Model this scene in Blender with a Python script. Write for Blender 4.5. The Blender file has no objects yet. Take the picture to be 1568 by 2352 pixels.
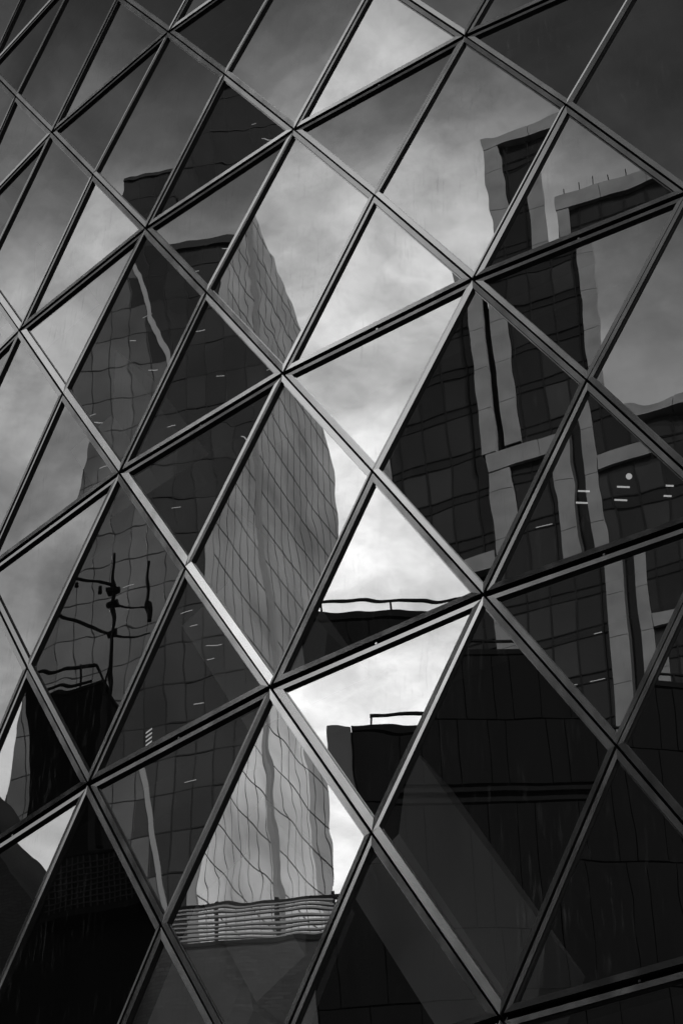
import bpy, bmesh, math, random
from mathutils import Vector, Matrix
random.seed(7)
R = math.radians
S = bpy.context.scene

# ------------------------------------------------------------------ camera
GROUND = 20.46                       # height of lattice row 0 above the street
CAM = Vector((0.0, -38.33522, -18.86392 + GROUND))
AX_R = Vector((0.93270688, 0.35595481, 0.05791419))
AX_U = Vector((0.23010512, -0.71104654, 0.66442792))
AX_F = Vector((-0.277686, 0.60639013, 0.74510502))
cd = bpy.data.cameras.new('camera'); cam = bpy.data.objects.new('camera', cd)
S.collection.objects.link(cam)
m = Matrix.Identity(4)
for i in range(3):
    m[i][0] = AX_R[i]; m[i][1] = AX_U[i]; m[i][2] = -AX_F[i]; m[i][3] = CAM[i]
cam.matrix_world = m
cd.sensor_fit = 'HORIZONTAL'; cd.sensor_width = 36.0; cd.lens = 36.0 * 5458.556 / 1568.0
cd.clip_start = 0.1; cd.clip_end = 4000
S.camera = cam

# ------------------------------------------------------------------ world, sun, exposure
SUN_AZ, SUN_EL = 112.0, 40.0         # azimuth measured from -Y towards +X
def vec(az):
    a = R(az); return Vector((math.sin(a), -math.cos(a), 0.0))
sun_dir = vec(SUN_AZ) * math.cos(R(SUN_EL)) + Vector((0, 0, math.sin(R(SUN_EL))))
W = bpy.data.worlds.new('World'); S.world = W; W.use_nodes = True
nt = W.node_tree; nt.nodes.clear()
def N(tree, t, **kw):
    n = tree.nodes.new(t)
    for k, v in kw.items(): setattr(n, k, v)
    return n
def L(tree, a, b): tree.links.new(a, b)
out = N(nt, 'ShaderNodeOutputWorld'); bg = N(nt, 'ShaderNodeBackground')
sky = N(nt, 'ShaderNodeTexSky', sky_type='NISHITA', sun_disc=False)
sky.sun_elevation = R(SUN_EL); sky.sun_rotation = math.atan2(sun_dir.x, sun_dir.y)
sky.air_density = 1.0; sky.dust_density = 1.5; sky.ozone_density = 1.0
bw = N(nt, 'ShaderNodeRGBToBW'); L(nt, sky.outputs[0], bw.inputs[0])
# cloud deck: direction projected on a flat layer overhead
tc = N(nt, 'ShaderNodeTexCoord'); sx = N(nt, 'ShaderNodeSeparateXYZ'); L(nt, tc.outputs['Generated'], sx.inputs[0])
def M(tree, op, a, b=None, c=None, clamp=False):
    n = N(tree, 'ShaderNodeMath', operation=op, use_clamp=clamp)
    for i, v in enumerate((a, b, c)):
        if v is None: continue
        if isinstance(v, (int, float)): n.inputs[i].default_value = v
        else: L(tree, v, n.inputs[i])
    return n.outputs[0]
zz = M(nt, 'MAXIMUM', sx.outputs[2], 0.06)
cx = M(nt, 'DIVIDE', sx.outputs[0], zz); cy = M(nt, 'DIVIDE', sx.outputs[1], zz)
cb = N(nt, 'ShaderNodeCombineXYZ'); L(nt, cx, cb.inputs[0]); L(nt, cy, cb.inputs[1])
n1 = N(nt, 'ShaderNodeTexNoise'); n1.inputs['Scale'].default_value = 2.6; n1.inputs['Detail'].default_value = 6
n1.inputs['Roughness'].default_value = 0.56; n1.inputs['Distortion'].default_value = 0.5
L(nt, cb.outputs[0], n1.inputs['Vector'])
n2 = N(nt, 'ShaderNodeTexNoise'); n2.inputs['Scale'].default_value = 11.0; n2.inputs['Detail'].default_value = 7
n2.inputs['Roughness'].default_value = 0.62; L(nt, cb.outputs[0], n2.inputs['Vector'])
def MR(tree, src, a, b, c, d, smooth=False):
    n = N(tree, 'ShaderNodeMapRange', interpolation_type='SMOOTHSTEP' if smooth else 'LINEAR')
    for i, v in enumerate((a, b, c, d)): n.inputs[i + 1].default_value = v
    L(tree, src, n.inputs[0]); return n.outputs[0]
# a broad bright cloud bank low over the towers, thinner broken cloud elsewhere
bank_dir = vec(-49) * math.cos(R(37)) + Vector((0, 0, math.sin(R(37))))
dp = N(nt, 'ShaderNodeVectorMath', operation='DOT_PRODUCT'); L(nt, tc.outputs['Generated'], dp.inputs[0]); dp.inputs[1].default_value = bank_dir
bank = MR(nt, dp.outputs['Value'], math.cos(R(21)), math.cos(R(2)), 0, 1, True)
dp2 = N(nt, 'ShaderNodeVectorMath', operation='DOT_PRODUCT'); L(nt, tc.outputs['Generated'], dp2.inputs[0])
dp2.inputs[1].default_value = vec(-76) * math.cos(R(42)) + Vector((0, 0, math.sin(R(42))))
bank = M(nt, 'MULTIPLY_ADD', MR(nt, dp2.outputs['Value'], math.cos(R(15)), math.cos(R(1)), 0, 1, True), 0.30, bank)
dens = MR(nt, M(nt, 'MULTIPLY_ADD', bank, 0.12, n1.outputs[0]), 0.38, 0.70, 0.0, 1.0, True)
fine = MR(nt, n2.outputs[0], 0.32, 0.68, 0.5, 1.5)
cloud = M(nt, 'MULTIPLY', M(nt, 'MULTIPLY_ADD', bank, 1.15, 0.24), M(nt, 'MULTIPLY_ADD', dens, 1.0, 0.25))
cloud = M(nt, 'ADD', M(nt, 'MULTIPLY', cloud, fine), M(nt, 'MULTIPLY', bank, 0.24))
hz = M(nt, 'POWER', MR(nt, sx.outputs[2], 0.80, 0.45, 0.0, 1.0), 1.5)
hz = M(nt, 'MULTIPLY', hz, M(nt, 'MULTIPLY_ADD', dens, 0.85, 0.25))
cloud = M(nt, 'MAXIMUM', cloud, M(nt, 'ADD', hz, M(nt, 'MULTIPLY', cloud, 0.75)))
cloud = M(nt, 'MULTIPLY', cloud, MR(nt, sx.outputs[2], 0.735, 0.83, 1.0, 0.33))   # cloud thins towards the zenith
lum = M(nt, 'ADD', M(nt, 'MULTIPLY', bw.outputs[0], 0.25), M(nt, 'MULTIPLY', cloud, 10.0))
L(nt, lum, bg.inputs[0]); bg.inputs[1].default_value = 0.1
L(nt, bg.outputs[0], out.inputs[0])

sd = bpy.data.lights.new('sun', 'SUN'); so = bpy.data.objects.new('sun', sd); S.collection.objects.link(so)
sd.energy = 3.4; sd.angle = R(1.0); sd.color = (1, 1, 1)
so.rotation_euler = (-sun_dir).to_track_quat('-Z', 'Y').to_euler(); so.location = (0, -60, 80)
S.view_settings.view_transform = 'Standard'; S.view_settings.look = 'None'
S.view_settings.gamma = 1.0; S.view_settings.use_curve_mapping = False
S.view_settings.exposure = 0.0
S.cycles.max_bounces = 6; S.cycles.diffuse_bounces = 2; S.cycles.glossy_bounces = 4; S.cycles.transparent_max_bounces = 6
S.cycles.caustics_reflective = False; S.cycles.caustics_refractive = False

# ------------------------------------------------------------------ helpers
def tag(o, label=None, cat=None, group=None, kind=None):
    for k, v in (('label', label), ('category', cat), ('group', group), ('kind', kind)):
        if v: o[k] = v
    return o
def empty(name, loc=(0, 0, 0)):
    o = bpy.data.objects.new(name, None); o.location = loc; S.collection.objects.link(o)
    o.empty_display_size = 0.3
    return o
def mesh_obj(name, verts, faces, mats, parent=None, mi=None, smooth=False):
    me = bpy.data.meshes.new(name)
    off = parent_off(parent)
    me.from_pydata([tuple(Vector(v) - off) for v in verts], [], faces)
    for mt in (mats if isinstance(mats, (list, tuple)) else [mats]): me.materials.append(mt)
    if mi:
        for p, i in zip(me.polygons, mi): p.material_index = i
    if smooth:
        for p in me.polygons: p.use_smooth = True
    me.update()
    o = bpy.data.objects.new(name, me); S.collection.objects.link(o)
    if parent: o.parent = parent
    return o
def parent_off(p):
    v = Vector((0, 0, 0))
    while p is not None:
        v += p.location; p = p.parent
    return v
BOXF = [(0, 1, 2, 3), (7, 6, 5, 4), (0, 4, 5, 1), (1, 5, 6, 2), (2, 6, 7, 3), (3, 7, 4, 0)]
class Face:
    """a vertical facade plane: normal azimuth, distance, s along it, z up (0 = lattice row 0), d towards the camera side"""
    O = Vector((-7.5, -24.8, 0))
    def __init__(s, naz, dist): s.n = vec(naz); s.t = vec(naz + 90); s.b = Face.O + s.n * dist
    def P(s, a, z, d=0.0): return s.b + s.t * a - s.n * d + Vector((0, 0, z + GROUND))
    def box(s, name, a0, a1, z0, z1, d0, d1, mat, parent):
        v = [s.P(a0, z0, d1), s.P(a1, z0, d1), s.P(a1, z1, d1), s.P(a0, z1, d1),
             s.P(a0, z0, d0), s.P(a1, z0, d0), s.P(a1, z1, d0), s.P(a0, z1, d0)]
        return mesh_obj(name, v, BOXF, mat, parent)
    def bar(s, name, p, q, w, d0, d1, mat, parent):
        """straight bar from (a,z) to (a,z), width w"""
        dx, dz = q[0] - p[0], q[1] - p[1]; l = math.hypot(dx, dz); nx, nz = -dz / l * w / 2, dx / l * w / 2
        c = [(p[0] - nx, p[1] - nz), (q[0] - nx, q[1] - nz), (q[0] + nx, q[1] + nz), (p[0] + nx, p[1] + nz)]
        v = [s.P(a, z, d1) for a, z in c] + [s.P(a, z, d0) for a, z in c]
        return mesh_obj(name, v, BOXF, mat, parent)
def tube(name, p, q, r0, r1, mat, parent, n=8):
    p = Vector(p); q = Vector(q); ax = (q - p).normalized(); a = ax.orthogonal().normalized(); b = ax.cross(a)
    v = []
    for c, r in ((p, r0), (q, r1)):
        for k in range(n):
            t = 2 * math.pi * k / n; v.append(c + a * (r * math.cos(t)) + b * (r * math.sin(t)))
    f = [(k, (k + 1) % n, n + (k + 1) % n, n + k) for k in range(n)] + [tuple(range(n))[::-1], tuple(range(n, 2 * n))]
    return mesh_obj(name, v, f, mat, parent)

# ------------------------------------------------------------------ materials (monochrome photograph: greys)
def mat(name, col, rough=0.6, metal=0.0, noise=None, spec=0.5):
    mt = bpy.data.materials.new(name); mt.use_nodes = True; t = mt.node_tree
    b = t.nodes['Principled BSDF']; b.inputs['Roughness'].default_value = rough; b.inputs['Metallic'].default_value = metal
    b.inputs['Specular IOR Level'].default_value = spec
    b.inputs['Base Color'].default_value = (col, col, col, 1)
    if noise:
        sc, amt, stretch = noise
        g = N(t, 'ShaderNodeNewGeometry'); mp = N(t, 'ShaderNodeMapping'); mp.inputs['Scale'].default_value = stretch
        L(t, g.outputs['Position'], mp.inputs[0])
        nz = N(t, 'ShaderNodeTexNoise'); nz.inputs['Scale'].default_value = sc; nz.inputs['Detail'].default_value = 3
        L(t, mp.outputs[0], nz.inputs['Vector'])
        mr = N(t, 'ShaderNodeMapRange'); mr.inputs[1].default_value = 0.3; mr.inputs[2].default_value = 0.7
        mr.inputs[3].default_value = col * (1 - amt); mr.inputs[4].default_value = col * (1 + amt)
        L(t, nz.outputs[0], mr.inputs[0]); L(t, mr.outputs[0], b.inputs['Base Color'])
        mr2 = N(t, 'ShaderNodeMapRange'); mr2.inputs[1].default_value = 0.3; mr2.inputs[2].default_value = 0.7
        mr2.inputs[3].default_value = max(0.03, rough - 0.04); mr2.inputs[4].default_value = min(1, rough + 0.04)
        L(t, nz.outputs[0], mr2.inputs[0]); L(t, mr2.outputs[0], b.inputs['Roughness'])
    return mt
def glass_mat(name, refl, trans, w1, w2, dirt=0.02):
    """coated facade glass: sharp mirror over a tinted see-through body, faint rolling waves, rain streaks"""
    mt = bpy.data.materials.new(name); mt.use_nodes = True; t = mt.node_tree; t.nodes.clear()
    o = N(t, 'ShaderNodeOutputMaterial'); g = N(t, 'ShaderNodeNewGeometry')
    na = N(t, 'ShaderNodeTexNoise'); na.inputs['Scale'].default_value = 0.75; na.inputs['Detail'].default_value = 0.5
    nb = N(t, 'ShaderNodeTexNoise'); nb.inputs['Scale'].default_value = 3.0; nb.inputs['Detail'].default_value = 0.0
    for n_ in (na, nb): L(t, g.outputs['Position'], n_.inputs['Vector'])
    oi = N(t, 'ShaderNodeObjectInfo'); ct = N(t, 'ShaderNodeTexCoord'); sg = N(t, 'ShaderNodeSeparateXYZ'); L(t, ct.outputs['Generated'], sg.inputs[0])
    gx = M(t, 'SUBTRACT', sg.outputs[0], 0.5); gz = M(t, 'SUBTRACT', sg.outputs[2], 0.5)
    bow = M(t, 'ADD', M(t, 'MULTIPLY', gx, gx), M(t, 'MULTIPLY', gz, gz))          # each sealed unit bows in or out a little
    rv = oi.outputs['Random']
    h = M(t, 'MULTIPLY', bow, M(t, 'MULTIPLY_ADD', rv, 0.014, -0.006))
    h = M(t, 'ADD', h, M(t, 'MULTIPLY', na.outputs[0], w1))
    amp = M(t, 'MULTIPLY_ADD', M(t, 'FRACT', M(t, 'MULTIPLY', rv, 7.3)), 1.5, 0.3)
    h = M(t, 'ADD', h, M(t, 'MULTIPLY', M(t, 'MULTIPLY', nb.outputs[0], w2), amp))
    bp = N(t, 'ShaderNodeBump'); bp.inputs['Strength'].default_value = 1.0; bp.inputs['Distance'].default_value = 1.0
    L(t, h, bp.inputs['Height'])
    gl = N(t, 'ShaderNodeBsdfGlossy'); gl.inputs['Roughness'].default_value = 0.0; gl.inputs['Color'].default_value = (0.95, 0.95, 0.95, 1)
    L(t, bp.outputs[0], gl.inputs['Normal'])
    tr = N(t, 'ShaderNodeBsdfTransparent'); tr.inputs['Color'].default_value = (trans, trans, trans, 1)
    fr = N(t, 'ShaderNodeFresnel'); fr.inputs['IOR'].default_value = 1.5
    fac = M(t, 'MULTIPLY_ADD', fr.outputs[0], 1 - refl, refl, clamp=True)
    mx = N(t, 'ShaderNodeMixShader'); L(t, fac, mx.inputs[0]); L(t, tr.outputs[0], mx.inputs[1]); L(t, gl.outputs[0], mx.inputs[2])
    # dust and drip streaks
    mp = N(t, 'ShaderNodeMapping'); mp.inputs['Scale'].default_value = (26, 26, 1.1); L(t, g.outputs['Position'], mp.inputs[0])
    nd = N(t, 'ShaderNodeTexNoise'); nd.inputs['Scale'].default_value = 1.0; nd.inputs['Detail'].default_value = 5; nd.inputs['Roughness'].default_value = 0.7
    L(t, mp.outputs[0], nd.inputs['Vector'])
    nl = N(t, 'ShaderNodeTexNoise'); nl.inputs['Scale'].default_value = 0.8; L(t, g.outputs['Position'], nl.inputs['Vector'])
    a = N(t, 'ShaderNodeMapRange'); a.inputs[1].default_value = 0.55; a.inputs[2].default_value = 0.85; a.inputs[3].default_value = 0; a.inputs[4].default_value = dirt * 7
    L(t, nd.outputs[0], a.inputs[0])
    b = N(t, 'ShaderNodeMapRange'); b.inputs[1].default_value = 0.4; b.inputs[2].default_value = 0.7; L(t, nl.outputs[0], b.inputs[0])
    dfac = M(t, 'MULTIPLY_ADD', a.outputs[0], b.outputs[0], dirt * 0.25)
    df = N(t, 'ShaderNodeBsdfDiffuse'); df.inputs['Color'].default_value = (0.45, 0.45, 0.45, 1)
    m2 = N(t, 'ShaderNodeMixShader'); L(t, dfac, m2.inputs[0]); L(t, mx.outputs[0], m2.inputs[1]); L(t, df.outputs[0], m2.inputs[2])
    L(t, m2.outputs[0], o.inputs[0])
    return mt
def far_glass(name, base, refl, rough):
    """opaque dark office glazing with a mirror coat"""
    mt = bpy.data.materials.new(name); mt.use_nodes = True; t = mt.node_tree; t.nodes.clear()
    o = N(t, 'ShaderNodeOutputMaterial'); gl = N(t, 'ShaderNodeBsdfGlossy'); gl.inputs['Roughness'].default_value = rough
    gl.inputs['Color'].default_value = (0.9, 0.9, 0.9, 1)
    g = N(t, 'ShaderNodeNewGeometry'); nz = N(t, 'ShaderNodeTexNoise'); nz.inputs['Scale'].default_value = 0.09; nz.inputs['Detail'].default_value = 4
    L(t, g.outputs['Position'], nz.inputs['Vector'])
    df = N(t, 'ShaderNodeBsdfDiffuse')
    mr = N(t, 'ShaderNodeMapRange'); mr.inputs[1].default_value = .3; mr.inputs[2].default_value = .7; mr.inputs[3].default_value = base * .6; mr.inputs[4].default_value = base * 1.4
    L(t, nz.outputs[0], mr.inputs[0]); L(t, mr.outputs[0], df.inputs['Color'])
    mx = N(t, 'ShaderNodeMixShader'); mx.inputs[0].default_value = refl
    L(t, df.outputs[0], mx.inputs[1]); L(t, gl.outputs[0], mx.inputs[2]); L(t, mx.outputs[0], o.inputs[0])
    return mt
def emit(name, s):
    mt = bpy.data.materials.new(name); mt.use_nodes = True; t = mt.node_tree; t.nodes.clear()
    o = N(t, 'ShaderNodeOutputMaterial'); e = N(t, 'ShaderNodeEmission'); e.inputs[1].default_value = s; L(t, e.outputs[0], o.inputs[0])
    return mt
ALU = mat('brushed_aluminium', 0.46, 0.2, 0.95, (5, 0.12, (1, 1, 0.3)))
CAP = mat('cover_cap_glare', 0.9, 0.24, 0.95, (5, 0.06, (1, 1, 0.3)))  # cover cap in brighter frame aluminium, sky glare put into its colour
BLACK = mat('black_gasket', 0.012, 0.7, spec=0.2)
GLASS = glass_mat('facade_glass', 0.38, 0.97, 0.0012, 0.0002, 0.045)
CASING = mat('white_column_casing', 0.75, 0.6)
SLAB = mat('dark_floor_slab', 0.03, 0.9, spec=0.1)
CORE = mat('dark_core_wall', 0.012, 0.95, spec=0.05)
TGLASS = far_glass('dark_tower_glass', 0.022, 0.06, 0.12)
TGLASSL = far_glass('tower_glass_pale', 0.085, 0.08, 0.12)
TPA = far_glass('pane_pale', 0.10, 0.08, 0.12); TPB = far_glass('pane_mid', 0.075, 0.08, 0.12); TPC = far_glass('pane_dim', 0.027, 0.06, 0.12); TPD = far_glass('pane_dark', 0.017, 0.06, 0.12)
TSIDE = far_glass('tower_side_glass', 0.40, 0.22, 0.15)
TBAR = mat('dark_mullion', 0.012, 0.6, spec=0.2)
TSTRIP = mat('pale_steel', 0.24, 0.5)
STONE = mat('pale_stone', 0.26, 0.85, noise=(0.6, 0.18, (1, 1, 1)))
SHEEN = far_glass('side_glass_sheen', 0.92, 0.12, 0.1)  # bright cloud reflection on the lower side face, put into the base colour
SGLASSB = far_glass('smoked_glass_blind', 0.042, 0.06, 0.1); SGLASSC = far_glass('smoked_glass_dark', 0.014, 0.06, 0.1)
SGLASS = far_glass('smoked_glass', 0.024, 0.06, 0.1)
CLAD = mat('dark_cladding', 0.006, 0.7, noise=(0.8, 0.4, (1, 1, 0.2)), spec=0.04)
GREYC = mat('grey_render', 0.06, 0.85, noise=(0.7, 0.3, (1, 1, 0.3)))
GREYD = mat('weathered_mesh', 0.05, 0.8, spec=0.1)
STEEL = mat('dark_steel', 0.008, 0.7, spec=0.04)
TUBEL = emit('office_tube', 0.6)

# ------------------------------------------------------------------ ground
def disc_ring(name, r, z, m_):
    n = 64
    return mesh_obj(name, [(r * math.cos(2 * math.pi * k / n), r * math.sin(2 * math.pi * k / n), z) for k in range(n)], [tuple(range(n))], m_)
GRD = mat('asphalt', 0.05, 0.9, noise=(2, 0.3, (1, 1, 1)))
PAV = mat('granite_paving', 0.2, 0.8, noise=(3, 0.2, (1, 1, 1)))
tag(disc_ring('street', 1800, -0.12, GRD), kind='structure')
tag(disc_ring('pavement', 34, 0.0, PAV), kind='structure')

# ------------------------------------------------------------------ the faceted glass tower
R0, KT, QT, DL, PH0, HH = 25.860041, 0.078341, -0.000793, 0.043636, -0.18377, 2.075
def node(u, v, off=0.0):
    z = -v * HH; r = R0 + KT * z + QT * z * z + off; a = PH0 + u * DL
    return Vector((r * math.sin(a), -r * math.cos(a), z + GROUND))
tower = empty('glass_tower', (0, 0, 0))
tag(tower, 'curved glass tower clad in diamond and triangle panes with aluminium frames', 'glass facade')
FOLD = 0.0225
def inset(poly, offs):
    n = len(poly); res = []
    lines = []
    for i in range(n):
        a, b = poly[i], poly[(i + 1) % n]; dx, dy = b[0] - a[0], b[1] - a[1]; l = math.hypot(dx, dy)
        nx, ny = -dy / l, dx / l
        lines.append((a[0] + nx * offs[i], a[1] + ny * offs[i], dx / l, dy / l))
    for i in range(n):
        x1, y1, a1, b1 = lines[i - 1]; x2, y2, a2, b2 = lines[i]
        det = a1 * b2 - b1 * a2
        t = ((x2 - x1) * b2 - (y2 - y1) * a2) / det
        res.append((x1 + a1 * t, y1 + b1 * t))
    return res
def unit(u, v, kind):
    l, r_, t, b = node(u - 1, v), node(u + 1, v), node(u, v - 1), node(u, v + 1)
    n = (r_ - l).cross(t - b).normalized()
    if kind == 'D':
        pts = [(u, v + 1), (u + 1, v), (u, v - 1), (u - 1, v)]; P3 = [b, r_, t, l]; o = (l + r_ + t + b) / 4
    else:
        l = l - n * FOLD; r_ = r_ - n * FOLD
        if kind == 'U': pts = [(u - 1, v), (u + 1, v), (u, v - 1)]; P3 = [l, r_, t]; n = (r_ - l).cross(t - l).normalized()
        else: pts = [(u, v + 1), (u + 1, v), (u - 1, v)]; P3 = [b, r_, l]; n = (r_ - l).cross(l - b).normalized()
        o = sum(P3, Vector()) / 3
    ex = (r_ - l).normalized(); ey = n.cross(ex)
    poly = [((p - o).dot(ex), (p - o).dot(ey)) for p in P3]
    k = len(poly); gap, wid, ho = [], [], []
    HI = 0.032
    for i in range(k):
        a, c = pts[i], pts[(i + 1) % k]
        if a[1] == c[1]: gap.append(0.034); wid.append(0.055); ho.append(HI - 0.004)
        elif (c[0] - a[0]) * (c[1] - a[1]) > 0:          # runs along family A (u-v constant)
            d = a[0] - a[1]; right = (u - v) > d         # this unit lies on the upper right of the line
            gap.append(0.010); 
            if (d + 4) % 8 == 0 and right: wid.append(0.072); ho.append(HI + {-2: 0.004, -3: 0.0078}.get(u, -0.004 if u < -3 else -0.0065))
            else: wid.append(0.05); ho.append(HI - 0.003)
        else:
            d = a[0] + a[1]; right = (u + v) > d
            gap.append(0.009)
            if d % 8 == 0: 
                if right: wid.append(0.066); ho.append(HI - 0.006)
                else: wid.append(0.010); ho.append(HI - 0.010)
            else: wid.append(0.042); ho.append(HI - 0.003)
    A = inset(poly, gap); B = inset(poly, [g + w for g, w in zip(gap, wid)]); C = inset(poly, [g + w + 0.012 for g, w in zip(gap, wid)])
    def w3(p, h): return o + ex * p[0] + ey * p[1] + n * h
    V, F, MI = [], [], []
    def quad(p, q, s_, t_, mi):
        i0 = len(V); V.extend((p, q, s_, t_)); F.append((i0, i0 + 1, i0 + 2, i0 + 3)); MI.append(mi)
    for i in range(k):
        j = (i + 1) % k
        quad(w3(A[i], -0.06), w3(A[j], -0.06), w3(A[j], ho[i]), w3(A[i], ho[i]), 1)
        quad(w3(A[i], ho[i]), w3(A[j], ho[i]), w3(B[j], HI), w3(B[i], HI), 3 if wid[i] > 0.07 else 0)
        quad(w3(B[i], HI), w3(B[j], HI), w3(B[j], 0.007), w3(B[i], 0.007), 1)
        quad(w3(B[i], 0.007), w3(B[j], 0.007), w3(C[j], 0.007), w3(C[i], 0.007), 2)
        quad(w3(C[i], 0.007), w3(C[j], 0.007), w3(C[j], -0.02), w3(C[i], -0.02), 1)
    f = mesh_obj('window_frame', V, F, [ALU, BLACK, ALU, CAP], tower, MI)
    mesh_obj('pane', [w3(p, 0.0) for p in C], [tuple(range(k))], GLASS, f)
    V, F = [], []
    for i in range(k):
        j = (i + 1) % k
        i0 = len(V); V.extend((w3(poly[i], -0.05), w3(poly[j], -0.05), w3(B[j], -0.05), w3(B[i], -0.05))); F.append((i0, i0 + 1, i0 + 2, i0 + 3))
    mesh_obj('gasket', V, F, BLACK, f)
    if kind == 'L':
        mid = (poly[1][0] + poly[2][0]) / 2, (poly[1][1] + poly[2][1]) / 2
        tube('locating_pin', w3(mid, -0.05), w3(mid, 0.012), 0.014, 0.012, ALU, f, 8)
U0, U1, V0, V1 = -11, 5, -8, 8
for v in range(V0, V1 + 1):
    for u in range(U0, U1 + 1):
        if (u + v) % 2 == 0: continue
        if v % 2: unit(u, v, 'D')
        else: unit(u, v, 'U'); unit(u, v, 'L')
# floor slabs behind the transoms, inner core, outer shell round the back
def arc_sheet(name, rz, a0, a1, n, m_, parent, flip=False):
    V, F = [], []
    for r, z in rz:
        for k in range(n + 1):
            a = a0 + (a1 - a0) * k / n; V.append((r * math.sin(a), -r * math.cos(a), z))
    for i in range(len(rz) - 1):
        for k in range(n):
            q = (i * (n + 1) + k, i * (n + 1) + k + 1, (i + 1) * (n + 1) + k + 1, (i + 1) * (n + 1) + k)
            F.append(q[::-1] if flip else q)
    return mesh_obj(name, V, F, m_, parent)
def rad(v):
    z = -v * HH; return R0 + KT * z + QT * z * z
aL, aR = PH0 + (U0 - 1) * DL, PH0 + (U1 + 1) * DL
for v in range(-8, 10, 2):
    zt = -v * HH + GROUND; r = rad(v)
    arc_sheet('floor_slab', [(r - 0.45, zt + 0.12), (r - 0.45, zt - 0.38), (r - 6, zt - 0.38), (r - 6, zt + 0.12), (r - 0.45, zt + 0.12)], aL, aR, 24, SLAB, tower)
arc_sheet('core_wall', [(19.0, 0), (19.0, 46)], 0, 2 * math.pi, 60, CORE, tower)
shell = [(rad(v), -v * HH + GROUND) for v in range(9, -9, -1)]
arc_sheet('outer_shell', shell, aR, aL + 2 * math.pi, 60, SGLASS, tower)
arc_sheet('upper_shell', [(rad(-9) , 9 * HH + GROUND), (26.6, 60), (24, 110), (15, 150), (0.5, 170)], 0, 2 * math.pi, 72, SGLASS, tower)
arc_sheet('plinth', [(rad(9) , -0.1), (rad(9), GROUND - 9 * HH)], aL, aR, 24, GREYC, tower)
# inclined column casings behind the glass
def lat(au, bu, off):                 # au = u-v, bu = u+v
    u = (au + bu) / 2; v = (bu - au) / 2
    return node(u, v, off)
def casing(a0, a1, b0, b1, sk=0.0):
    """parallelogram prism between u-v = a0..a1 and u+v = b0..b1"""
    am, bm_ = (a0 + a1) / 2, (b0 + b1) / 2
    if a1 - a0 < b1 - b0: c = [(a0, b0, -.75), (am, b0, -1.05), (a1, b0, -.75), (a1, b1, -.75), (am, b1, -1.05), (a0, b1, -.75)]; F = [(0, 1, 4, 5), (1, 2, 3, 4)]
    else: c = [(a0, b0, -.75), (a1, b0, -.75), (a1, bm_, -1.05), (a1, b1, -.75), (a0, b1, -.75), (a0, bm_, -1.05)]; F = [(0, 1, 2, 5), (5, 2, 3, 4)]
    v = [lat(a, b, d) for a, b, d in c] + [lat(a, b, -1.4) for a, b, d in c]
    mesh_obj('column_casing', v, F + [(11, 10, 9, 8, 7, 6)] + [(i, i + 6, (i + 1) % 6 + 6, (i + 1) % 6) for i in range(6)], CASING, tower)
for a in (-4,):
    for b in (-16, -12, -8, -4, 0, 4, 8): casing(a - 0.57, a + 0.64, b + 1.15, b + 3.45)
for b in (0,):
    for a in (-8, -4): casing(a - 3.45, a - 1.9, b - 0.72, b + 0.62); casing(a - 1.84, a - 0.8, b - 0.72, b + 0.62)

# lit ceiling lamps inside the tower, hung under the floor slabs
LAMP = emit('lit_lamp', 0.55)
def pix(x, y, zc):                    # where a sight line from the street meets the ceiling at height zc
    d = AX_R * ((x - 784) / 5458.556) - AX_U * ((y - 1176) / 5458.556) + AX_F
    return CAM + d * ((zc + GROUND - CAM.z) / d.z)
def luminaire(x, y, zc, length, rows, gap, along=True):
    c = pix(x, y, zc); a = math.atan2(c.x, -c.y)
    t = Vector((math.cos(a), math.sin(a), 0)) if along else Vector((0.934, 0.356, 0)); r = Vector((-0.416, 0.909, 0))
    for k in range(rows):
        p = c + r * (gap * (k - (rows - 1) / 2)); q = Vector((0, 0, 0.02)); w = r * 0.0035
        v = [p - t * length / 2 - w - q, p + t * length / 2 - w - q, p + t * length / 2 + w - q, p - t * length / 2 + w - q]
        mesh_obj('lamp_tube', v + [e + q for e in v], BOXF, LAMP, tower)
for args in ((342, 1692, -.45, .11, 4, .07), (1248, 1414, -.45, .10, 2, .20, False), (1355, 1412, -.45, .28, 2, .20, False), (1472, 1520, -.45, .13, 2, .22, False),
             (1428, 1132, -.45, .13, 2, .18, False), (1535, 1126, -.45, .08, 2, .14, False), (1338, 1140, -.45, .12, 2, .16, False)): luminaire(*args)
c = pix(1444, 1094, -.5)
bm = bmesh.new(); bmesh.ops.create_uvsphere(bm, u_segments=16, v_segments=8, radius=0.032); me = bpy.data.meshes.new('globe_lamp'); bm.to_mesh(me); bm.free()
me.materials.append(LAMP); gl_o = bpy.data.objects.new('globe_lamp', me); gl_o.location = c; S.collection.objects.link(gl_o); gl_o.parent = tower

# ------------------------------------------------------------------ tall tapered office tower (far left in the mirror image)
T1 = Face(-45, 190); t1 = empty('tapered_office_tower', T1.P(-60, -GROUND))
tag(t1, 'tall tapered glass office tower with gridded faces mirrored in left panes', 'office tower')
ZB, ZT = -GROUND, 243.0
left = lambda z: -82.5 - (ZT - z) * 0.198
strip = lambda z: -79.5 + (ZT - z) * 0.197
RT = -31.5
LF = vec(-30)
def T1P(a, z, back): return T1.P(a, z) + LF * back
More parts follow.
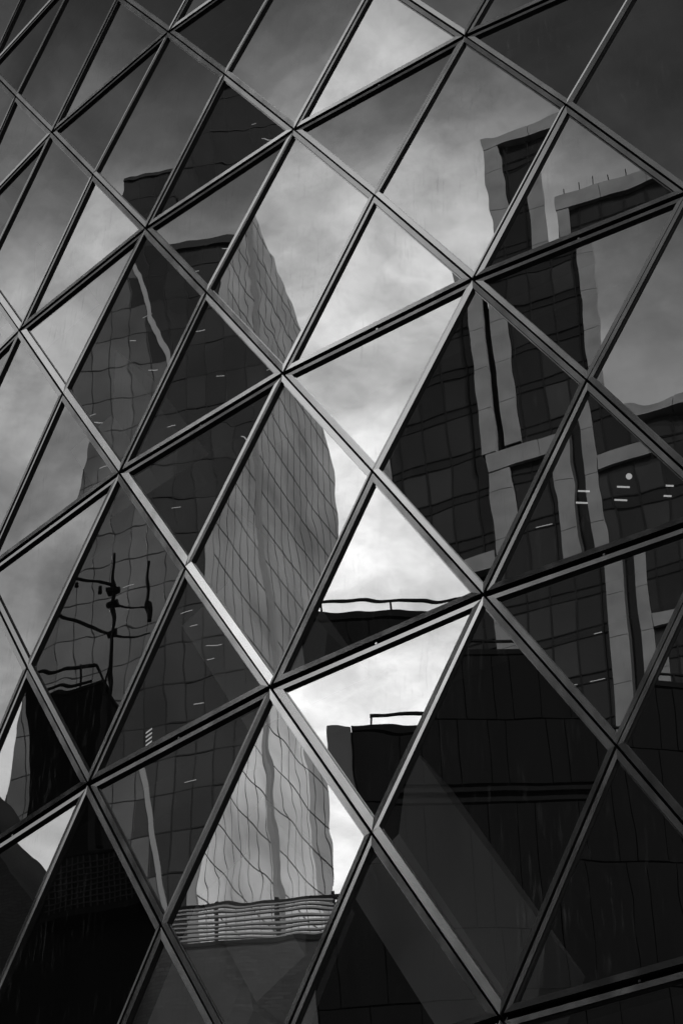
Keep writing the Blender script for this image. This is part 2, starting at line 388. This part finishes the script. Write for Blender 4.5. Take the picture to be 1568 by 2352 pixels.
# body: front outline swept back along the pale side face
ZTL, ZTR = 241.5, 237.0
def ztop(a): return ZTR + (RT - a) / (RT - left(ZTL)) * (ZTL - ZTR)
ring = []
for back, backb, tl, tr in ((0, 0, ZTL, ZTR), (27, 9, 238, 226), (43, 16.7, 216, 206)):
    ring.append([T1P(left(ZB), ZB, backb), T1P(RT, ZB, backb), T1P(RT, tr, back), T1P(left(tl), tl, back)])
V = [p for r_ in ring for p in r_]
F = [(3, 2, 1, 0)[::-1], (8, 9, 10, 11)[::-1]]
MI = [0, 0]
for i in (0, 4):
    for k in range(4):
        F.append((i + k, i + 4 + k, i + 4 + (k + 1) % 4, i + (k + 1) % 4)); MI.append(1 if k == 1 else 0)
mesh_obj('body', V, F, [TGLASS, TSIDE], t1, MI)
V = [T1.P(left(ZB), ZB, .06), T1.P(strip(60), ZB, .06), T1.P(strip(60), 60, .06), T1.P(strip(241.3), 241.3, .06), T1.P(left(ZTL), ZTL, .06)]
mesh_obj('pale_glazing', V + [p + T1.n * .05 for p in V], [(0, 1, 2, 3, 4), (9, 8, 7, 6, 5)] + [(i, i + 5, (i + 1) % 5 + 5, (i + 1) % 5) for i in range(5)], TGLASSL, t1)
# floor lines and mullions of the front
FZ0 = 95
z = FZ0; rows = []
while z < ZTL - 1:
    T1.bar('transom', (left(z), z), (RT if z < ZTR else RT - (z - ZTR) / (ZTL - ZTR) * (RT - left(ZTL)), z), 0.13, .04, .09, TBAR, t1); rows.append(z); z += 5.4
a = -118.0; k = 0
while a < RT:
    zt = ztop(a) if a > left(ZTL) else ZT - (left(ZT) - a) / 0.198
    if zt > FZ0: T1.bar('mullion', (a, FZ0), (a, zt), 0.11, .04, .09, TBAR, t1)
    a += 2.4
T1.bar('corner_column', (strip(60), 60), (strip(241), 241), 0.6, .1, .3, TSTRIP, t1)
T1.bar('corner_column', (RT + .3, ZB), (RT + .3, ZTR), 0.9, -.3, .5, TSTRIP, t1)
T1.bar('coping', (left(ZTL), ZTL + .5), (RT, ZTR + .5), 1.6, -1.5, .5, TBAR, t1)
cr = [(left(242.2), 242.2), (-71.0, 242.2), (-71.0, 250.4), (left(251.2), 251.2)]
v = [T1.P(a_, z_, .05) for a_, z_ in cr] + [T1.P(a_, z_, .05) + LF * 14 for a_, z_ in cr]
mesh_obj('upper_storey', v, BOXF, TGLASS, t1)
for k in range(5): T1.bar('mullion', (-81 + k * 2.4, 242.4), (-81 + k * 2.4, 250.6), 0.11, .05, .1, TBAR, t1)
T1.bar('transom', (left(246.5), 246.5), (-71, 246.5), 0.13, .05, .1, TBAR, t1)
T1.bar('coping', (left(251.2) - .2, 251.4), (-70.8, 250.7), .7, -.5, .3, TBAR, t1)
T1.box('roof_plant', -79, -77.6, 251, 253.0, -3, -2, TBAR, t1)
# window panes of the front whose blinds set them apart
cells = [(i, z_) for i in range(36) for z_ in rows if left(z_ + 5.4) < -118 + i * 2.4 < RT - 2.5 and z_ + 5.4 < ztop(-118 + i * 2.4)]
rp = random.Random(9); rp.shuffle(cells)
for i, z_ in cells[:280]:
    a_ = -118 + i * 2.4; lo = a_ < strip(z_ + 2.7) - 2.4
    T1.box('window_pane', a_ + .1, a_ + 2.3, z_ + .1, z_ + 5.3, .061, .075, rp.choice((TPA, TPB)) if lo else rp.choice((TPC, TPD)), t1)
# side face grid
class Side:
    n = vec(-120)
    def P(s, a, z, d=0.0): return T1P(RT, z, a) - s.n * d
    box = Face.box; bar = Face.bar
SD = Side()
def stop(a): return ZTR - a * 12 / 27 if a < 27 else 226 - (a - 27) * 20 / 16
def sext(z): return 43 - (206 - z) * 0.116 if z <= 206 else (27 + (226 - z) * 16 / 20 if z < 226 else (ZTR - z) * 27 / 12)
z = FZ0
while z < ZTR - 1:
    SD.bar('transom', (0, z), (sext(z), z), 0.15, .01, .03, TBAR, t1); z += 5.4
a = 1.2
while a < 42:
    SD.bar('mullion', (a, max(FZ0, 206 - (43 - a) / .116)), (a, stop(a)), 0.09, .01, .03, TBAR, t1); a += 2.2
SD.bar('side_column', (19, 150), (7, 236), 0.9, .02, .5, TSTRIP, t1)
SD.bar('side_column', (20.5, 90), (19, 150), 0.9, .02, .5, TSTRIP, t1)
SD.box('sky_sheen_sheet', 0.0, 30.5, 98, 149, .002, .012, SHEEN, t1)  # added thin sheet, painted pale to imitate mirrored sky on the lower floors
# office tubes seen through the glazing
rnd = random.Random(3)
for i in range(100):
    z = rnd.choice(rows) + rnd.uniform(0.6, 4.6); a = rnd.uniform(left(z) + 2, RT - 2)
    w = rnd.uniform(0.7, 1.7)
    T1.box('office_light', a, a + w, z, z + 0.07, .07, .12, TUBEL, t1)

# ------------------------------------------------------------------ stone and glass tower cluster (right in the mirror image)
T2 = Face(-16, 100)
FL = 3.75
def stone_column(a0, a1, z0, z1, d0, d1, parent, joint=FL * 1.02):
    z = z0
    while z < z1 - .05:
        e = min(z + joint, z1); T2.box('stone_panel', a0, a1, z, e - 0.045, d0, d1, STONE, parent); z = e
    T2.box('backing', a0 + .04, a1 - .04, z0, z1 - .1, d0 - .2, d1 - .06, TBAR, parent)
def stone_band(a0, a1, z0, z1, d0, d1, parent, joint=3.4):
    a = a0
    while a < a1 - .05:
        e = min(a + joint, a1); T2.box('stone_panel', a, e - 0.04, z0, z1, d0, d1, STONE, parent); a = e
def block(name, label, a0, a1, z1, depth, d, group=None, col=1.7, zlow=55, phase=0.0):
    e = empty(name, T2.P((a0 + a1) / 2, -GROUND))
    tag(e, label, 'tower block', group)
    bk_ = vec(-31) * depth
    def skew(nm, x0, x1, za, zb, dd, m_):
        f_ = [T2.P(x0, za, dd), T2.P(x1, za, dd), T2.P(x1, zb, dd), T2.P(x0, zb, dd)]
        mesh_obj(nm, f_ + [q + bk_ for q in f_], BOXF, m_, e)
    skew('glazing', a0 + .05, a1 - .05, -GROUND, z1 - 1.3, d - .06, SGLASS)
    skew('roof', a0 + .1, a1 - .1, z1 - 1.29, z1 - .5, d - .8, TBAR)
    rw = random.Random(int(a1 * 10)); cols = [a0 + .1]; a = a0 + col * .8 + phase
    while a < a1 - .3: cols.append(a); a += col
    cols.append(a1 - .1); zr = []; z = zlow
    while z < z1 - 3: zr.append(z); z += FL
    for k in range(len(cols) - 1):
        for z in zr:
            if z + FL < z1 - 1.4 and cols[k + 1] - cols[k] > .4:
                T2.box('window_pane', cols[k] + .04, cols[k + 1] - .04, z + .86, z + FL - .03, d - .05, d + rw.uniform(-.03, .02), rw.choice((SGLASS, SGLASS, SGLASSB, SGLASSC)), e)
                T2.box('spandrel', cols[k] + .04, cols[k + 1] - .04, z + .1, z + .73, d - .05, d - .01, SGLASSC, e)
    z = zlow
    while z < z1 - 3:
        T2.box('transom', a0 + .1, a1 - .1, z, z + .08, d, d + .06, TBAR, e)
        T2.box('transom', a0 + .1, a1 - .1, z + .75, z + .83, d, d + .06, TBAR, e); z += FL
    a = a0 + col * .8 + phase
    while a < a1 - .3:
        T2.box('mullion', a - .05, a + .05, zlow, z1 - 1.3, d, d + .06, TBAR, e); a += col
    return e
b1 = block('stone_clad_tower', 'tallest stone framed tower with dark windows mirrored in right panes', -32.4, -17.6, 126.5, 24, 0)
stone_column(-32.4, -31.3, 92, 125.2, .1, .35, b1); stone_band(-32.4, -17.6, 125.25, 126.5, -.6, .36, b1)
stone_column(-33.6, -32.2, 50, 90.2, .1, .38, b1); stone_band(-33.6, -19.0, 90.3, 91.7, .1, .40, b1)
stone_column(-18.75, -17.6, 50, 125.2, .1, .36, b1)
b2 = block('stone_clad_block', 'lower stone framed block adjoining left of tallest tower in mirror image', -43.1, -33.0, 108.6, 24, -.4, phase=.3)
stone_column(-33.85, -32.95, 91.8, 107.2, -.2, .4, b2); stone_band(-43.1, -33.0, 107.3, 108.6, -.8, .35, b2)
stone_column(-43.1, -42.5, 55, 107.2, -.3, .4, b2); stone_column(-41.3, -40.5, 55, 107.2, -.3, .3, b2)
stone_band(-37.0, -33.7, 82.4, 83.7, -.3, .3, b2)
b3 = block('stone_clad_wing', 'stone framed wing with roof antennas right of tallest mirrored tower', -16.8, -7.4, 104.0, 22, 0, phase=.2)
stone_column(-16.75, -15.95, 50, 102.6, .1, .35, b3); stone_column(-8.3, -7.4, 50, 102.6, .1, .35, b3)
stone_band(-16.8, -7.4, 102.65, 104.0, -.6, .37, b3); stone_band(-15.9, -8.35, 76.9, 78.0, .1, .35, b3)
for k in range(8): T2.box('antenna', -16.2 + k * 1.15, -16.14 + k * 1.15, 104, 105.1 + (k % 3) * .2, -.2, -.14, STEEL, b3)
T2.box('roof_rail', -16.5, -7.6, 104.5, 104.56, -.25, -.2, STEEL, b3)
b4 = block('stone_topped_annex', 'low dark annex with stone coping at far right of mirror image', -6.7, 14, 88.6, 20, -.5)
stone_band(-6.7, 14, 87.6, 88.6, -1.2, .2, b4); stone_column(-6.7, -6.0, 50, 87.5, -.4, .15, b4)
T2.box('slot_glazing', -17.58, -16.82, -GROUND, 100, -20, -.6, SGLASS, b1)
rnd = random.Random(5)
for i in range(24):
    e, a0, a1 = rnd.choice(((b1, -31, -19.5), (b3, -15.5, -9), (b3, -15.5, -9), (b1, -31, -19.5), (b2, -40, -34.5)))
    z = 60 + FL * rnd.randrange(0, 8) + 2.6; a = rnd.uniform(a0, a1); dd = -.4 if e is b2 else 0
    T2.box('office_light', a, a + rnd.uniform(.5, 1.0), z, z + .05, dd + .01, dd + .05, TUBEL, e)

# ------------------------------------------------------------------ dark clad building across the street
B1 = Face(-44, 40)
d1 = empty('dark_clad_building', B1.P(10, -GROUND))
tag(d1, 'low black clad building with flat roof and thin roof railing', 'building')
B1.box('wall', -1.0, 26, -GROUND, 25.85, -14, -.08, CLAD, d1)
B1.box('side_return', -1.12, -.5, -GROUND, 26.0, -14, 0.03, GREYC, d1)
B1.box('coping', -.48, 26, 25.86, 26.05, -14, .03, CLAD, d1)
zs = [14.0, 16.6, 20.5]; ze = [16.56, 20.46, 21.0]
rnd = random.Random(11)
for z0, z1 in ((8.0, 12.2), (12.25, 16.4), (16.45, 20.55), (21.25, 23.5), (23.55, 25.8)):
    a = -.45
    while a < 26:
        w = rnd.choice((.55, .9, .9, 1.3)); B1.box('cladding_panel', a, min(a + w, 26) - .025, z0, z1, -.08, rnd.uniform(-.02, .015), CLAD, d1); a += w
B1.box('string_course', -.48, 26, 20.6, 20.75, -.08, .05, STEEL, d1); B1.box('string_course', -.48, 26, 20.95, 21.1, -.08, .05, STEEL, d1)
for k in range(9): B1.box('louvre_slat', 11.6, 13.0, 22.0 + k * .13, 22.07 + k * .13, .0, .08, BLACK, d1)
B1.bar('roof_rail', (.1, 26.52), (26, 26.46), .07, -.2, -.12, STEEL, d1)
for k in range(14): B1.box('rail_post', .12 + k * 1.9, .18 + k * 1.9, 26.05, 26.5, -.2, -.12, STEEL, d1)

# ------------------------------------------------------------------ brick terrace with louvre screen
def brick_mat(name, c1, c2):
    mt = bpy.data.materials.new(name); mt.use_nodes = True; t = mt.node_tree; b = t.nodes['Principled BSDF']
    g = N(t, 'ShaderNodeNewGeometry'); sp = N(t, 'ShaderNodeSeparateXYZ'); L(t, g.outputs['Position'], sp.inputs[0])
    al = M(t, 'ADD', M(t, 'MULTIPLY', sp.outputs[0], B1.t.x), M(t, 'MULTIPLY', sp.outputs[1], B1.t.y))
    cbx = N(t, 'ShaderNodeCombineXYZ'); L(t, al, cbx.inputs[0]); L(t, sp.outputs[2], cbx.inputs[1])
    br = N(t, 'ShaderNodeTexBrick'); L(t, cbx.outputs[0], br.inputs['Vector'])
    br.inputs['Color1'].default_value = (c1, c1, c1, 1); br.inputs['Color2'].default_value = (c2, c2, c2, 1); br.inputs['Mortar'].default_value = (.02, .02, .02, 1)
    br.inputs['Scale'].default_value = 1.0; br.inputs['Brick Width'].default_value = .3; br.inputs['Row Height'].default_value = .11; br.inputs['Mortar Size'].default_value = .012
    L(t, br.outputs[0], b.inputs['Base Color']); b.inputs['Roughness'].default_value = .9
    return mt
BRICK = brick_mat('dark_brick', .03, .05)
bk = empty('brick_building', B1.P(-10, -GROUND)); tag(bk, 'brick terrace with flat roof below slatted screen', 'building')
B1.box('wall', -16, -1.5, -GROUND, 17.0, -12, 0, BRICK, bk)
B1.box('coping', -16, -1.5, 17.01, 17.12, -12, .06, STEEL, bk)
sc = empty('louvre_screen', B1.P(-6, 17.12)); tag(sc, 'slatted metal plant screen standing on brick terrace roof', 'screen')
rs = random.Random(2)
for k in range(10): B1.bar('slat', (-9.0, 17.22 + k * .145 + rs.uniform(-.02, .02)), (-4.25, 17.15 + k * .14 + rs.uniform(-.03, .03)), .05, -.5, -.42, TSTRIP, sc)
for a_ in (-9.0, -7.25, -5.7, -4.3): B1.box('post', a_, a_ + .09, 17.12, 18.7, -.62, -.52, STEEL, sc)
B1.bar('top_rail', (-9.1, 18.66), (-3.0, 18.5), .09, -.6, -.5, STEEL, sc)
B1.bar('hand_rail', (-4.3, 17.75), (-1.6, 17.65), .05, -.5, -.45, STEEL, sc)
rh = empty('rooftop_plant_room', B1.P(-21, -GROUND)); tag(rh, 'dark flat sided plant room block beside mast in mirror image', 'building')
B1.box('wall', -23.8, -18.4, -GROUND, 29.7, -8, 0, CLAD, rh); B1.box('coping', -23.85, -18.35, 29.71, 29.85, -8, .05, STEEL, rh)
B1.bar('hand_rail', (-23.7, 31.25), (-18.8, 30.85), .09, -.3, -.22, STEEL, rh)
B1.bar('hand_rail', (-18.8, 30.85), (-18.25, 29.6), .09, -.3, -.22, STEEL, rh)
B1.bar('mid_rail', (-23.7, 30.5), (-18.9, 30.2), .07, -.3, -.22, STEEL, rh)
for a_ in (-23.4, -21.4, -19.4): B1.box('rail_post', a_, a_ + .07, 29.85, 31.0, -.3, -.24, STEEL, rh)
gb = empty('gabled_brick_house', B1.P(-27, -GROUND)); tag(gb, 'brick house with sloping gable at lower left of mirror image', 'building')
pr = [(-34, -GROUND), (-24.2, -GROUND), (-24.2, 22.6), (-27.0, 27.6), (-30, 32.6), (-34, 27)]
v = [B1.P(a_, z_, .2) for a_, z_ in pr] + [B1.P(a_, z_, -10) for a_, z_ in pr]
mesh_obj('wall', v, [tuple(range(6)), tuple(range(11, 5, -1))] + [(i, i + 6, (i + 1) % 6 + 6, (i + 1) % 6) for i in range(6)], BRICK, gb)
bl = empty('balcony_building', B1.P(-20, -GROUND)); tag(bl, 'dark building with mesh balcony below plant room in mirror image', 'building')
B1.box('wall', -24.15, -16.05, -GROUND, 22.5, -9, .3, CLAD, bl)
B1.bar('balcony_rail', (-19.4, 22.2), (-16.4, 22.0), .08, .8, .9, STEEL, bl)
for k in range(16): B1.box('balcony_bar', -19.3 + k * .18, -19.27 + k * .18, 20.3, 22.1, .8, .84, GREYD, bl)
for k in range(8): B1.box('balcony_bar', -19.4, -16.4, 20.4 + k * .2, 20.43 + k * .2, .85, .88, GREYD, bl)
B1.box('balcony_floor', -19.5, -16.3, 20.0, 20.2, .31, .95, STEEL, bl)

# ------------------------------------------------------------------ antenna mast on the roof
ms = empty('antenna_mast', B1.P(-17.9, 22.5)); tag(ms, 'thin rooftop antenna mast with four crossarms mirrored at lower left', 'mast')
def p_(a_, z_, d=0.35): return B1.P(a_, z_, d)
tube('pole', p_(-17.95, 22.6), p_(-17.9, 33.4), .095, .075, STEEL, ms)
tube('pole_tip', p_(-17.9, 33.4), p_(-17.9, 34.85), .055, .05, STEEL, ms)
tube('crossarm', p_(-17.95, 33.45), p_(-19.55, 34.35), .062, .062, STEEL, ms)
tube('crossarm', p_(-17.95, 31.35), p_(-20.0, 32.85), .062, .062, STEEL, ms)
tube('crossarm', p_(-17.85, 32.55), p_(-16.55, 32.05), .036, .036, STEEL, ms)
tube('crossarm', p_(-17.85, 31.25), p_(-16.5, 30.95), .036, .036, STEEL, ms)
tube('antenna_rod', p_(-16.62, 32.2), p_(-16.62, 34.15), .05, .05, STEEL, ms)
tube('antenna_base', p_(-16.6, 31.6), p_(-16.6, 32.25), .1, .12, STEEL, ms)
for z_ in (33.2, 32.6, 31.4): tube('clamp', p_(-18.12, z_), p_(-17.7, z_), .14, .14, STEEL, ms, 6)
tube('insulator', p_(-19.3, 34.0), p_(-19.3, 33.8), .07, .09, STEEL, ms, 6)
tube('insulator', p_(-18.4, 33.5), p_(-18.4, 33.25), .07, .09, STEEL, ms, 6)
tube('stay', p_(-18.2, 29.0), p_(-17.9, 30.4), .04, .04, STEEL, ms, 6)
